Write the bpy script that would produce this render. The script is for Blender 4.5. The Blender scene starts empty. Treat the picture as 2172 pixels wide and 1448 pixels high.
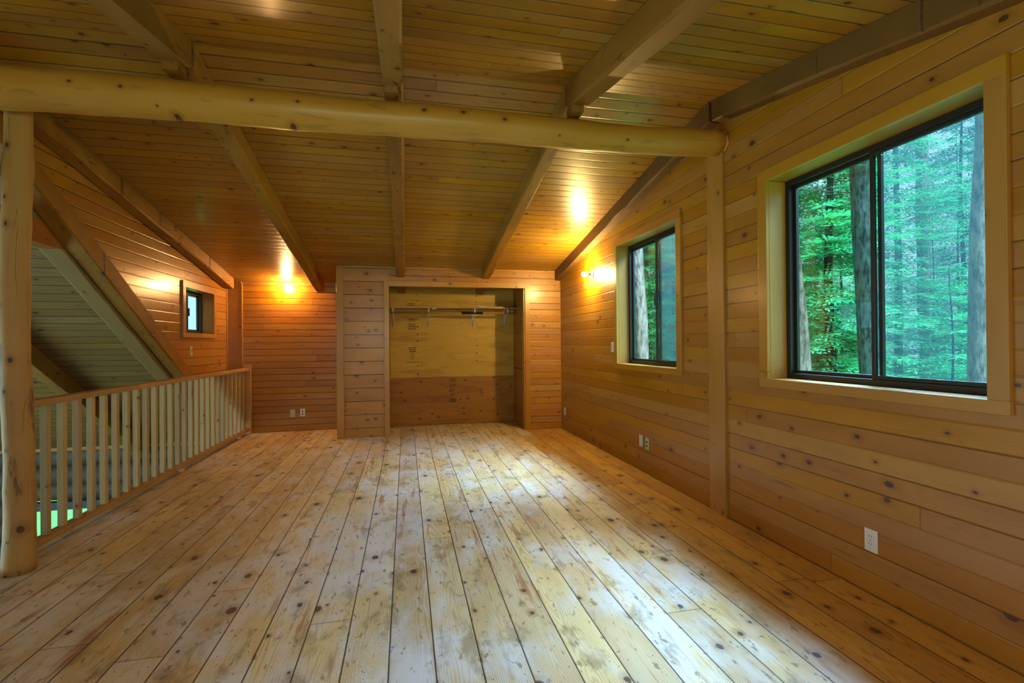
import bpy, bmesh, math, random
from mathutils import Vector, Matrix
R = random.Random(7)
S = bpy.context.scene
C = S.collection
# ------------------------------------------------------------------ camera
YAW, PIT, ROL = 0.2194, 0.0039, 0.0087
cy, sy, cp, sp, cr, sr = math.cos(YAW), math.sin(YAW), math.cos(PIT), math.sin(PIT), math.cos(ROL), math.sin(ROL)
right = Vector((cy, -sy, 0)); fwd0 = Vector((sy, cy, 0)); upz = Vector((0, 0, 1))
fwd = fwd0 * cp + upz * sp
up = upz * cp - fwd0 * sp
r2 = right * cr - up * sr
u2 = right * sr + up * cr
cam = bpy.data.cameras.new('camera'); cam_o = bpy.data.objects.new('camera', cam); C.objects.link(cam_o)
M = Matrix((r2, u2, -fwd)).transposed().to_4x4(); M.translation = Vector((0, 0, 1.3))
cam_o.matrix_world = M
cam.sensor_width = 36; cam.lens = 36 * 1009.9 / 2172; cam.clip_start = 0.05; cam.clip_end = 500
S.camera = cam_o
# ------------------------------------------------------------------ view, world, daylight
S.view_settings.view_transform = 'Standard'; S.view_settings.look = 'None'
S.view_settings.exposure = 0.0; S.view_settings.gamma = 1.0; S.view_settings.use_curve_mapping = False
S.cycles.use_denoising = True
S.cycles.max_bounces = 8; S.cycles.diffuse_bounces = 4; S.cycles.glossy_bounces = 3
S.cycles.transmission_bounces = 4; S.cycles.transparent_max_bounces = 12
S.cycles.sample_clamp_indirect = 4.0
W = bpy.data.worlds.new('sky'); S.world = W; W.use_nodes = True
wn, wl = W.node_tree.nodes, W.node_tree.links
wn['Background'].inputs[0].default_value = (0.66, 0.88, 1.0, 1); wn['Background'].inputs[1].default_value = 1.6

def area(name, loc, target, sx, sy_, power, col, spread=180):
    l = bpy.data.lights.new(name, 'AREA'); l.shape = 'RECTANGLE'; l.size = sx; l.size_y = sy_; l.energy = power; l.color = col
    l.spread = math.radians(spread)
    o = bpy.data.objects.new(name, l); C.objects.link(o); o.location = loc
    o.rotation_euler = (Vector(target) - Vector(loc)).to_track_quat('-Z', 'Y').to_euler()
    return o
DAY = (0.62, 0.80, 1.0)
# open sky above the clearing, seen by the floor through the two gable windows
area('skylight_big_window', (5.2, 2.2, 4.9), (1.2, 2.2, 0.3), 2.6, 1.6, 900, (0.50, 0.66, 1.0), 120)
area('skylight_small_window', (5.2, 4.5, 4.9), (1.0, 4.8, 0.3), 2.6, 1.6, 900, (0.50, 0.66, 1.0), 120)
# fill lamp added behind the camera; daylight through the great room window opening
area('rear_fill_lamp', (-0.3, -2.35, 1.75), (-0.3, 4, 0.5), 2.8, 1.3, 76, (1.0, 0.90, 0.70))
area('daylight_great_room', (-6.9, 3.5, -0.1), (-1.5, 4.6, 0.1), 4.6, 2.6, 190, (0.62, 0.74, 1.0))
sl = bpy.data.lights.new('sun', 'SUN'); sl.energy = 17.0; sl.color = (0.85, 0.98, 1.0); sl.angle = math.radians(12)
so = bpy.data.objects.new('sun', sl); C.objects.link(so); so.rotation_euler = Vector((0.02, 0.68, -0.73)).to_track_quat('-Z', 'Y').to_euler()
# ------------------------------------------------------------------ node helper
class N:
    def __init__(s, name):
        s.m = bpy.data.materials.new(name); s.m.use_nodes = True
        s.nt = s.m.node_tree; s.nt.nodes.clear()
        s.out = s.nt.nodes.new('ShaderNodeOutputMaterial')
    def n(s, t, ins=None, **kw):
        nd = s.nt.nodes.new(t)
        for k, v in kw.items(): setattr(nd, k, v)
        for k, v in (ins or {}).items(): s.set(nd, k, v)
        return nd
    def set(s, nd, k, v):
        sock = nd.inputs[k]
        if isinstance(v, bpy.types.NodeSocket): s.nt.links.new(v, sock)
        elif isinstance(v, bpy.types.Node): s.nt.links.new(v.outputs[0], sock)
        else: sock.default_value = v
    def ma(s, op, a, b=0.0, c=0.0, clamp=False):
        nd = s.n('ShaderNodeMath', operation=op, use_clamp=clamp)
        s.set(nd, 0, a); s.set(nd, 1, b)
        if op in ('MULTIPLY_ADD', 'SMOOTH_MIN', 'COMPARE'): s.set(nd, 2, c)
        return nd.outputs[0]
    def sm(s, x, lo, hi, a=0.0, b=1.0):
        nd = s.n('ShaderNodeMapRange', interpolation_type='SMOOTHSTEP')
        s.set(nd, 0, x); s.set(nd, 1, lo); s.set(nd, 2, hi); s.set(nd, 3, a); s.set(nd, 4, b)
        return nd.outputs[0]
    def mix(s, f, a, b, blend='MIX'):
        nd = s.n('ShaderNodeMix', data_type='RGBA', blend_type=blend)
        s.set(nd, 0, f); s.set(nd, 6, a); s.set(nd, 7, b)
        return nd.outputs[2]
    def comb(s, x, y=0.0, z=0.0):
        nd = s.n('ShaderNodeCombineXYZ'); s.set(nd, 0, x); s.set(nd, 1, y); s.set(nd, 2, z); return nd.outputs[0]
    def noise(s, v, scale, detail=2.0, rough=0.5, dim='3D', dist=0.0):
        nd = s.n('ShaderNodeTexNoise', noise_dimensions=dim)
        s.set(nd, 'Vector', v); s.set(nd, 'Scale', scale); s.set(nd, 'Detail', detail); s.set(nd, 'Roughness', rough); s.set(nd, 'Distortion', dist)
        return nd.outputs[0]
    def ramp(s, f, stops):
        nd = s.n('ShaderNodeValToRGB'); e = nd.color_ramp.elements
        while len(e) < len(stops): e.new(0.5)
        for i, (p, c) in enumerate(stops): e[i].position = p; e[i].color = (*c, 1)
        s.set(nd, 0, f); return nd.outputs[0]
    def wn(s, v):
        nd = s.n('ShaderNodeTexWhiteNoise', noise_dimensions='3D'); s.set(nd, 'Vector', v)
        sep = s.n('ShaderNodeSeparateColor'); s.set(sep, 0, nd.outputs[1]); return nd.outputs[0], sep.outputs[0], sep.outputs[1], sep.outputs[2]
    def bsdf(s, col, rough=0.5, normal=None, spec=0.5, coat=0.0, metal=0.0, coatr=0.2, **kw):
        b = s.n('ShaderNodeBsdfPrincipled')
        s.set(b, 'Base Color', col); s.set(b, 'Roughness', rough); s.set(b, 'Specular IOR Level', spec)
        s.set(b, 'Coat Weight', coat); s.set(b, 'Coat Roughness', coatr); s.set(b, 'Metallic', metal)
        if normal is not None: s.set(b, 'Normal', normal)
        for k, v in kw.items(): s.set(b, k, v)
        s.nt.links.new(b.outputs[0], s.out.inputs[0]); return b

def L(h):  # sRGB hex to linear
    c = [int(h[i:i + 2], 16) / 255 for i in (0, 2, 4)]
    return tuple((x / 12.92 if x <= 0.04045 else ((x + 0.055) / 1.055) ** 2.4) for x in c)
def V4(c): return (*c, 1)

def plank_mat(name, along, across, width, length=3.5, cols=('8a5a20', 'c08a3c', 'd8a658'), seam=0.0055, off=0.0,
              knot=0.45, knot_size=0.016, rough=0.38, coat=0.25, floor=False, seamvar=0.0, seam_dark=0.15, vary=0.2,
              grain=0.5, per_object=False, bump=0.6, pitch=0.5, always=False, cracks=0.0, stain=0.0):
    """boards running along one object axis, split by grooves; knots, cathedral grain, pitch streaks"""
    m = N(name)
    tc = m.n('ShaderNodeTexCoord'); sx = m.n('ShaderNodeSeparateXYZ', {0: tc.outputs['Object']})
    ax = {'X': sx.outputs[0], 'Y': sx.outputs[1], 'Z': sx.outputs[2]}
    u, v = ax[along], ax[across]
    w = ax[[a for a in 'XYZ' if a not in (along, across)][0]]
    if per_object:
        oi = m.n('ShaderNodeObjectInfo'); rnd = m.ma('MULTIPLY', oi.outputs['Random'], 17.0)
        u = m.ma('ADD', u, rnd)
    vr = m.ma('MULTIPLY_ADD', v, 1.0 / width, off + 100.0)
    row = m.ma('FLOOR', vr); vf = m.ma('FRACT', vr)
    r0, ra, rb, rc = m.wn(m.comb(row, 3.1, rnd if per_object else 0.7))
    us = m.ma('MULTIPLY_ADD', u, 1.0 / length, m.ma('MULTIPLY', r0, 7.31))
    seg = m.ma('FLOOR', us); uf = m.ma('FRACT', us)
    q0, qa, qb, qc = m.wn(m.comb(row, seg, 5.5))
    # seams
    dv = m.ma('MULTIPLY', m.ma('MINIMUM', vf, m.ma('SUBTRACT', 1.0, vf)), width)
    du = m.ma('MULTIPLY', m.ma('MINIMUM', uf, m.ma('SUBTRACT', 1.0, uf)), length)
    sv = m.sm(dv, seam * 0.35, seam, 1.0, 0.0)
    if seamvar:
        row2 = m.ma('FLOOR', m.ma('ADD', vr, 0.5)); s0, sa_, _, _ = m.wn(m.comb(row2, 9.9, 1.1))
        sv = m.ma('MULTIPLY', sv, m.sm(s0, seamvar - 0.1, seamvar + 0.1, 0.15, 1.0))
    su = m.sm(du, 0.001, 0.0034, 1.0, 0.0)
    sm_ = m.ma('MAXIMUM', sv, m.ma('MULTIPLY', su, 0.8))
    # knots
    ku = m.ma('MULTIPLY_ADD', u, 1 / 0.24, m.ma('MULTIPLY', qa, 53.0)); kv = m.ma('MULTIPLY_ADD', v, 1 / 0.17, m.ma('MULTIPLY', qb, 31.0))
    vo = m.n('ShaderNodeTexVoronoi', {'Vector': m.comb(ku, kv), 'Scale': 1.0}, voronoi_dimensions='2D')
    dist = m.ma('MULTIPLY', vo.outputs['Distance'], 0.2)
    vc = m.n('ShaderNodeSeparateColor', {0: vo.outputs['Color']})
    big = m.sm(vc.outputs[0], 1 - knot, 1.0, 0.0, 1.0)
    rad = m.ma('MULTIPLY', m.ma('MULTIPLY_ADD', m.ma('POWER', vc.outputs[1], 2.0), 0.9, 0.35), m.ma('MULTIPLY', m.ma('GREATER_THAN', big, 0.001), knot_size))
    nz = m.noise(m.comb(m.ma('MULTIPLY', u, 1.0), m.ma('MULTIPLY', v, 1.0), w), 45, 2)
    kd = m.ma('ADD', dist, m.ma('MULTIPLY', m.ma('SUBTRACT', nz, 0.5), 0.012))
    kmask = m.sm(kd, m.ma('MULTIPLY', rad, 0.75), m.ma('ADD', rad, 0.0015), 1.0, 0.0)
    kmask = m.ma('MULTIPLY', kmask, m.ma('GREATER_THAN', rad, 0.002))
    halo = m.ma('MULTIPLY', m.sm(kd, rad, m.ma('MULTIPLY_ADD', rad, 3.0, 0.004), 1.0, 0.0), m.ma('GREATER_THAN', rad, 0.002))
    # grain rings
    t = m.ma('ADD', m.ma('MULTIPLY', m.ma('SUBTRACT', vf, 0.5), width), m.ma('MULTIPLY_ADD', qa, 0.12, -0.06))
    slow = m.noise(m.comb(m.ma('MULTIPLY_ADD', u, 1.1, m.ma('MULTIPLY', qb, 40.0)), m.ma('MULTIPLY', v, 4.0), w), 1.0, 2, 0.5)
    h = m.ma('ADD', m.ma('MULTIPLY_ADD', slow, 0.16, -0.06), m.ma('MULTIPLY', halo, 0.012))
    rr = m.ma('SQRT', m.ma('ADD', m.ma('MULTIPLY', t, t), m.ma('MULTIPLY', h, h)))
    wig = m.noise(m.comb(m.ma('MULTIPLY', u, 6.0), m.ma('MULTIPLY', v, 30.0), w), 1.0, 2)
    ph = m.ma('ADD', m.ma('MULTIPLY', rr, 2 * math.pi / 0.0095), m.ma('MULTIPLY', wig, 3.0))
    rings = m.ma('MULTIPLY_ADD', m.ma('SINE', ph), 0.5, 0.5); rings = m.ma('POWER', rings, 1.8)
    fine = m.noise(m.comb(m.ma('MULTIPLY', u, 5.0), m.ma('MULTIPLY', v, 260.0), m.ma('MULTIPLY', w, 260.0)), 1.0, 2, 0.6)
    blot = m.noise(m.comb(m.ma('MULTIPLY_ADD', u, 2.0, m.ma('MULTIPLY', qc, 20.0)), m.ma('MULTIPLY', v, 7.0), w), 1.0, 2)
    f = m.ma('MULTIPLY_ADD', rings, -0.30 * grain, m.ma('MULTIPLY_ADD', fine, 0.4 * grain, 0.48 - 0.2 * grain))
    f = m.ma('ADD', f, m.ma('MULTIPLY', m.ma('SUBTRACT', blot, 0.5), 0.7))
    f = m.ma('ADD', f, 0.12)
    c = m.ramp(f, [(0.0, L(cols[0])), (0.45, L(cols[1])), (1.0, L(cols[2]))])
    hs = m.n('ShaderNodeHueSaturation', {'Hue': m.ma('MULTIPLY_ADD', qa, 0.012, 0.496), 'Saturation': m.ma('MULTIPLY_ADD', qb, 0.10, 0.93),
                                         'Value': m.ma('MULTIPLY_ADD', q0, vary, 1.0 - vary * 0.55), 'Color': c})
    c = hs.outputs[0]
    # long dark pitch streaks in some boards
    st = m.noise(m.comb(m.ma('MULTIPLY_ADD', u, 2.2, m.ma('MULTIPLY', qc, 90.0)), m.ma('MULTIPLY', v, 26.0), 2.0), 1.0, 2, 0.55)
    stm = m.ma('MULTIPLY', m.sm(st, 0.63, 0.74), m.ma('MULTIPLY', 1.0 if always else m.sm(qc, 0.45, 0.8), pitch))
    c = m.mix(stm, c, V4(L('6b3f16')))
    c = m.mix(m.ma('MULTIPLY', halo, 0.45), c, V4(L('7c4c18')))
    kin = m.noise(m.comb(u, v, w), 160, 1)
    kc = m.mix(m.sm(kin, 0.35, 0.65), V4(L('2a1608')), V4(L('55301a')))
    if always:
        ck_ = m.noise(m.comb(m.ma('MULTIPLY', u, 0.9), m.ma('MULTIPLY', v, 9.0), m.ma('MULTIPLY', w, 9.0)), 1.0, 2, 0.5)
        crack = m.ma('MULTIPLY', m.sm(m.ma('ABSOLUTE', m.ma('SUBTRACT', ck_, 0.5)), 0.002, 0.007, 1.0, 0.0), m.sm(m.noise(m.comb(m.ma('MULTIPLY', u, 1.3), 3.0, 1.0), 1.0, 1), 0.5, 0.58))
        c = m.mix(m.ma('MULTIPLY', crack, cracks), c, V4(L('2a1808')))
        bl = m.noise(m.comb(m.ma('MULTIPLY', u, 3.5), m.ma('MULTIPLY', v, 13.0), m.ma('MULTIPLY', w, 13.0)), 1.0, 3, 0.6)
        c = m.mix(m.ma('MULTIPLY', m.sm(bl, 0.60, 0.68), stain), c, V4(L('5c4226')))
    rg = rough
    if floor:
        p3 = m.comb(m.ma('MULTIPLY', u, 1.0), v, 0.0)
        worn = m.noise(m.comb(m.ma('MULTIPLY', u, 0.9), m.ma('MULTIPLY', v, 1.3), 0.0), 1.0, 3, 0.6, dist=0.6)
        worn2 = m.noise(m.comb(m.ma('MULTIPLY_ADD', u, 2.6, m.ma('MULTIPLY', qa, 2.0)), m.ma('MULTIPLY', v, 5.0), 4.0), 1.0, 4, 0.62)
        wm = m.sm(m.ma('ADD', m.ma('MULTIPLY', worn, 0.6), m.ma('MULTIPLY', worn2, 0.5)), 0.50, 0.66)
        edge = m.ma('ADD', v, m.ma('MULTIPLY_ADD', m.noise(m.comb(m.ma('MULTIPLY', u, 0.8), row, 1.0), 1.0, 3), 1.1, -0.55))
        amber = m.ma('MAXIMUM', m.sm(edge, 1.45, 1.85), m.sm(edge, -1.7, -2.3, 0.0, 0.12))
        c = m.mix(m.ma('MULTIPLY', amber, 0.95), c, m.mix(1.0, c, V4((0.80, 0.58, 0.20)), 'MULTIPLY'))
        wm = m.ma('MULTIPLY', wm, m.ma('SUBTRACT', 1.0, amber))
        c = m.mix(m.ma('MULTIPLY', wm, 0.6), c, V4(L('dfe0e2')))
        gr = m.noise(m.comb(m.ma('MULTIPLY', u, 3.2), m.ma('MULTIPLY', v, 6.0), 9.0), 1.0, 5, 0.66)
        c = m.mix(m.sm(gr, 0.53, 0.66, 0.0, 0.6), c, V4(L('86704c')))
        sp_ = m.noise(m.comb(m.ma('MULTIPLY', u, 14.0), m.ma('MULTIPLY', v, 26.0), 2.0), 1.0, 3, 0.6)
        c = m.mix(m.sm(sp_, 0.60, 0.68, 0.0, 0.65), c, V4(L('6a4e2e')))
        rs = m.noise(m.comb(m.ma('MULTIPLY', u, 1.4), m.ma('MULTIPLY', v, 12.0), 15.0), 1.0, 3, 0.6)
        c = m.mix(m.sm(rs, 0.58, 0.70, 0.0, 0.7), c, V4(L('9c5e28')))
        # crackled remains of old varnish
        cv = m.n('ShaderNodeTexVoronoi', {'Vector': m.comb(m.ma('ADD', u, m.ma('MULTIPLY', nz, 0.02)), v), 'Scale': 42.0}, voronoi_dimensions='2D', feature='DISTANCE_TO_EDGE')
        ck = m.ma('MULTIPLY', m.sm(cv.outputs[0], 0.02, 0.09, 1.0, 0.0), m.sm(m.noise(p3, 1.6, 2), 0.53, 0.62))
        c = m.mix(m.ma('MULTIPLY', ck, 0.35), c, V4(L('a08d6c')))
        # nail heads, two per board on each joist
        nf = m.ma('ABSOLUTE', m.ma('SUBTRACT', m.ma('FRACT', m.ma('MULTIPLY_ADD', u, 1 / 0.406, m.ma('MULTIPLY', ra, 0.05))), 0.5))
        nu = m.ma('MULTIPLY', nf, 0.406); nv = m.ma('MULTIPLY', m.ma('ABSOLUTE', m.ma('SUBTRACT', m.ma('ABSOLUTE', m.ma('SUBTRACT', vf, 0.5)), m.ma('MULTIPLY_ADD', rb, 0.1, 0.25))), width)
        nd_ = m.ma('SQRT', m.ma('ADD', m.ma('MULTIPLY', nu, nu), m.ma('MULTIPLY', nv, nv)))
        c = m.mix(m.sm(nd_, 0.0022, 0.0038, 0.9, 0.0), c, V4(L('1c1a18')))
        kc = m.mix(0.35, kc, V4(L('3c3a3a')))
        rg = m.ma('MULTIPLY_ADD', worn2, 0.25, rough - 0.08)
    c = m.mix(m.ma('MULTIPLY', kmask, 0.9), c, kc)
    c = m.mix(m.ma('MULTIPLY', sm_, 1 - seam_dark), c, V4(L('1e1006')))
    ht = m.ma('SUBTRACT', m.ma('MULTIPLY', fine, 0.06), m.sm(dv, 0.0, seam * 1.8, 1.0, 0.0))
    ht = m.ma('ADD', ht, m.ma('MULTIPLY', m.noise(m.comb(m.ma('MULTIPLY', u, 1.5), m.ma('MULTIPLY', v, 12.0), w), 1.0, 1), 0.5))
    bp = m.n('ShaderNodeBump', {'Strength': bump, 'Distance': 0.004, 'Height': ht})
    m.bsdf(c, rg, bp.outputs[0], 0.5, coat)
    return m.m

WALLC = ('7e4e0e', 'a26b18', 'b88026')
wood_wall_h = plank_mat('pine_boards_right_wall', 'Y', 'Z', 0.105, 4.6, WALLC, seam=0.0042, seamvar=0.55, knot=0.36, knot_size=0.02, seam_dark=0.3, coat=0.3, rough=0.4)
wood_wall_back = plank_mat('pine_boards_back_wall', 'X', 'Z', 0.0955, 4.0, WALLC, knot=0.4, coat=0.3)
wood_closet = plank_mat('pine_boards_closet_wall', 'X', 'Z', 0.095, 5.0, WALLC, knot=0.62, seamvar=0.35)
wood_wide = plank_mat('wide_pine_boards_closet', 'X', 'Z', 0.187, 9.0, WALLC, knot=0.8, knot_size=0.019, off=0.3)
wood_ceil = plank_mat('pine_boards_ceiling', 'X', 'Y', 0.112, 5.5, ('7a5010', '9e6e1a', 'b6862c'), knot=0.6, knot_size=0.017, coat=0.35, rough=0.36)
wood_roof = plank_mat('pale_boards_roof', 'X', 'Y', 0.098, 3.4, ('5c3e18', '80602c', '94743a'), knot=0.45, coat=0.0, rough=0.6, vary=0.25)
wood_floor = plank_mat('worn_floor_boards', 'Y', 'X', 0.184, 3.3, ('8c6a3c', 'd4b47e', 'ecd4a8'), seam=0.0042, off=0.42, knot=0.34, knot_size=0.024, grain=0.9,
                       floor=True, coat=0.0, rough=0.5, seam_dark=0.04, bump=0.3, vary=0.3)
TR = ('885814', 'a6701e', 'b6822c')
trim_v = plank_mat('pine_trim_upright', 'Z', 'Y', 4.0, 9.0, TR, off=0.31, seam=0.0001, knot=0.3, knot_size=0.012, per_object=True)
trim_y = plank_mat('pine_trim_level', 'Y', 'Z', 4.0, 9.0, TR, off=0.31, seam=0.0001, knot=0.3, knot_size=0.012, per_object=True)
trim_x = plank_mat('pine_trim_cross', 'X', 'Z', 4.0, 9.0, TR, off=0.31, seam=0.0001, knot=0.3, knot_size=0.012, per_object=True)
beam_m = plank_mat('rough_sawn_fir', 'Y', 'X', 4.0, 30.0, ('54330a', '8c5c14', 'a87826'), off=0.37, seam=0.0001, knot=0.4, knot_size=0.018, per_object=True,
                   rough=0.62, coat=0.0, bump=0.8, pitch=0.6, always=True, cracks=0.8, stain=0.5)
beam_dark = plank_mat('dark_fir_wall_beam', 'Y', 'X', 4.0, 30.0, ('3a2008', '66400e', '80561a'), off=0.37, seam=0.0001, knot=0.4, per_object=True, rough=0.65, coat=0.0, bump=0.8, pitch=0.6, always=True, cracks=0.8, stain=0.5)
beam_y = plank_mat('orange_fir_beam', 'Y', 'Z', 4.0, 30.0, ('6b3d12', 'a36422', 'b87a34'), off=0.37, seam=0.0001, knot=0.4, per_object=True, rough=0.6, coat=0.0)
log_m = plank_mat('peeled_log_yellow', 'X', 'Z', 8.0, 30.0, ('94661c', 'b4822c', 'c69440'), off=0.2, seam=0.0001, knot=0.5, knot_size=0.012, rough=0.45, coat=0.1, grain=0.2, bump=0.25, pitch=0.35, always=True, cracks=0.0, stain=0.3)
post_m = plank_mat('peeled_log_pale', 'Z', 'X', 8.0, 30.0, ('6e461a', 'a47a3e', 'be965c'), off=0.45, seam=0.0001, knot=0.75, knot_size=0.02, rough=0.6, coat=0.0, grain=0.3, bump=0.9, pitch=0.5, always=True, cracks=0.9, stain=0.75)
pale_m = plank_mat('pale_timber', 'Y', 'X', 4.0, 30.0, ('6a5230', '8a6e40', '9c8050'), off=0.37, seam=0.0001, knot=0.3, per_object=True, rough=0.6, coat=0.0)
oldlog_m = plank_mat('weathered_log_wall', 'X', 'Z', 6.0, 30.0, ('1e1a16', '504638', '766a56'), off=0.45, seam=0.0001, knot=0.3, rough=0.7, coat=0.0, bump=0.9, pitch=1.0)
rail_m = plank_mat('rail_pine', 'Y', 'Z', 4.0, 9.0, ('8e6630', 'b48a4e', 'c89e62'), off=0.2, seam=0.0001, knot=0.3, knot_size=0.012, per_object=True, coat=0.0, rough=0.5)
bal_m = plank_mat('baluster_pine', 'Z', 'X', 4.0, 9.0, ('8f7346', 'b29868', 'c8ae7e'), off=0.2, seam=0.0001, knot=0.2, knot_size=0.012, per_object=True, coat=0.0, rough=0.55, grain=0.6)

def simple(name, col, rough=0.5, metal=0.0, coat=0.0, noise=0.0, scale=30):
    m = N(name); c = V4(L(col))
    if noise:
        tc = m.n('ShaderNodeTexCoord'); nz = m.noise(tc.outputs['Object'], scale, 3)
        hs = m.n('ShaderNodeHueSaturation', {'Value': m.ma('MULTIPLY_ADD', nz, noise * 2, 1 - noise), 'Color': c}); c = hs.outputs[0]
    m.bsdf(c, rough, None, 0.5, coat, metal); return m.m
black_al = simple('dark_bronze_aluminium', '1c1a18', 0.4, 0.0, noise=0.1)
blue_al = simple('sliding_sash_bronze', '232326', 0.35, 0.0, noise=0.1)
white_pl = simple('white_plastic', 'd9d9cf', 0.35, noise=0.03)
ivory_pl = simple('ivory_plastic', 'bdb98e', 0.4, noise=0.03)
slot_m = simple('dark_slots', '14120f', 0.6, noise=0.1)
steel_m = simple('zinc_screw', '9a968c', 0.35, 0.8, noise=0.1)
porcelain = simple('white_porcelain', 'e6e2d6', 0.3, noise=0.02)
brass = simple('brass_socket', '8a6a34', 0.35, 0.8, noise=0.1)
bracket_m = simple('white_painted_steel', 'b9b6a6', 0.4, noise=0.05)
rod_m = simple('wood_dowel', 'a67c3a', 0.5, noise=0.1)
sleeve_m = simple('black_foam_tape', '0c0b0a', 0.8, noise=0.1)
foam_m = simple('amber_sealant_bead', 'c8822c', 0.6, noise=0.25, scale=60)
grass_m = simple('lawn', '4fae4a', 0.9, noise=0.45, scale=6)
fascia_m = simple('grey_painted_fascia', '4c5660', 0.7, noise=0.1)
ink_m = simple('stamp_ink', '1c120c', 0.8, noise=0.1)

def glass_mat():
    m = N('window_glass')
    tr = m.n('ShaderNodeBsdfTransparent', {'Color': (0.80, 0.97, 0.98, 1)})
    gl = m.n('ShaderNodeBsdfGlossy', {'Color': (1, 1, 1, 1), 'Roughness': 0.02})
    fr = m.n('ShaderNodeFresnel', {'IOR': 1.45})
    mx = m.n('ShaderNodeMixShader', {0: m.ma('MULTIPLY', fr.outputs[0], 0.3), 1: tr.outputs[0], 2: gl.outputs[0]})
    m.nt.links.new(mx.outputs[0], m.out.inputs[0]); return m.m
glass = glass_mat()
def screen_mat():
    m = N('insect_screen_mesh')
    tc = m.n('ShaderNodeTexCoord'); s = m.n('ShaderNodeSeparateXYZ', {0: tc.outputs['Object']})
    wz = m.noise(m.comb(m.ma('MULTIPLY', s.outputs[1], 40.0), m.ma('MULTIPLY', s.outputs[2], 300.0), 0.0), 1.0, 2)
    wy = m.noise(m.comb(m.ma('MULTIPLY', s.outputs[1], 300.0), m.ma('MULTIPLY', s.outputs[2], 40.0), 3.0), 1.0, 2)
    f = m.ma('MULTIPLY_ADD', m.ma('ADD', wz, wy), 0.50, -0.21, clamp=True)
    tr = m.n('ShaderNodeBsdfTransparent', {'Color': (1, 1, 1, 1)})
    df = m.n('ShaderNodeBsdfDiffuse', {'Color': (0.04, 0.06, 0.07, 1)})
    tl = m.n('ShaderNodeBsdfTranslucent', {'Color': (0.03, 0.055, 0.06, 1)})
    ad = m.n('ShaderNodeAddShader', {0: df.outputs[0], 1: tl.outputs[0]})
    mx = m.n('ShaderNodeMixShader', {0: f, 1: tr.outputs[0], 2: ad.outputs[0]})
    m.nt.links.new(mx.outputs[0], m.out.inputs[0]); return m.m
screen = screen_mat()
def bulb_mat(col, st_=1300.0):
    m = N('lit_bulb_glass'); e = m.n('ShaderNodeEmission', {'Color': col, 'Strength': st_})
    m.nt.links.new(e.outputs[0], m.out.inputs[0]); return m.m
bulb_warm = bulb_mat((1.0, 0.54, 0.20, 1)); bulb_yellow = bulb_mat((1.0, 0.70, 0.24, 1), 2000.0)
def ply_mat(name, cols, kn):
    m = N(name); tc = m.n('ShaderNodeTexCoord'); s = m.n('ShaderNodeSeparateXYZ', {0: tc.outputs['Object']})
    a = m.noise(m.comb(m.ma('MULTIPLY', s.outputs[0], 0.8), m.ma('MULTIPLY', s.outputs[2], 5.0), 0.3), 1.0, 3, 0.5)
    w = m.ma('MULTIPLY_ADD', m.ma('SINE', m.ma('MULTIPLY', a, 34.0)), 0.5, 0.5)
    c = m.ramp(m.ma('MULTIPLY_ADD', m.ma('POWER', w, 5.0), -0.3, m.ma('ADD', a, 0.25)), [(0.1, L(cols[0])), (0.5, L(cols[1])), (0.9, L(cols[2]))])
    vo = m.n('ShaderNodeTexVoronoi', {'Vector': m.comb(m.ma('MULTIPLY', s.outputs[0], 4.0), m.ma('MULTIPLY', s.outputs[2], 6.0)), 'Scale': 1.0}, voronoi_dimensions='2D')
    sc = m.n('ShaderNodeSeparateColor', {0: vo.outputs['Color']})
    k = m.ma('MULTIPLY', m.sm(vo.outputs['Distance'], 0.05, 0.14, 1.0, 0.0), m.ma('GREATER_THAN', sc.outputs[0], 1 - kn))
    c = m.mix(m.ma('MULTIPLY', k, 0.7), c, V4(L('3a2008')))
    m.bsdf(c, 0.6); return m.m
ply_up = ply_mat('plywood_bright', ('8a6a1c', 'b08e2e', 'c09c3a'), 0.0)
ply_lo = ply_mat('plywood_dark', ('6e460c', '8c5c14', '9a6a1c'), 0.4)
def bark_mat(name, c1, c2, sc=1.0):
    m = N(name); tc = m.n('ShaderNodeTexCoord'); s = m.n('ShaderNodeSeparateXYZ', {0: tc.outputs['Object']})
    p = m.comb(m.ma('MULTIPLY', s.outputs[0], 18.0 * sc), m.ma('MULTIPLY', s.outputs[1], 18.0 * sc), m.ma('MULTIPLY', s.outputs[2], 5.0 * sc))
    a = m.noise(p, 1.0, 4, 0.65)
    c = m.ramp(a, [(0.35, L(c1)), (0.62, L(c2))])
    b = m.n('ShaderNodeBump', {'Strength': 0.8, 'Distance': 0.03, 'Height': a})
    m.bsdf(c, 0.9, b.outputs[0], 0.2); return m.m
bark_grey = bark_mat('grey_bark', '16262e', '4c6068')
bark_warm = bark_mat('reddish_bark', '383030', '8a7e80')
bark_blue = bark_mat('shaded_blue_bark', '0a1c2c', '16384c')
def leaf_mat(name, c1, c2):
    m = N(name); tc = m.n('ShaderNodeTexCoord'); a = m.noise(tc.outputs['Object'], 1.7, 3)
    c = m.ramp(a, [(0.35, L(c1)), (0.65, L(c2))])
    df = m.n('ShaderNodeBsdfDiffuse', {'Color': c}); tl = m.n('ShaderNodeBsdfTranslucent', {'Color': c})
    mx = m.n('ShaderNodeMixShader', {0: 0.35, 1: df.outputs[0], 2: tl.outputs[0]})
    m.nt.links.new(mx.outputs[0], m.out.inputs[0]); return m.m
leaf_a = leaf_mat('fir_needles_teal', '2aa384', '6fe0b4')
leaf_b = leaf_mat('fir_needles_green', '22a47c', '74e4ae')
leaf_c = leaf_mat('fir_needles_dark', '1c6d74', '4aa8a0')

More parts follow.
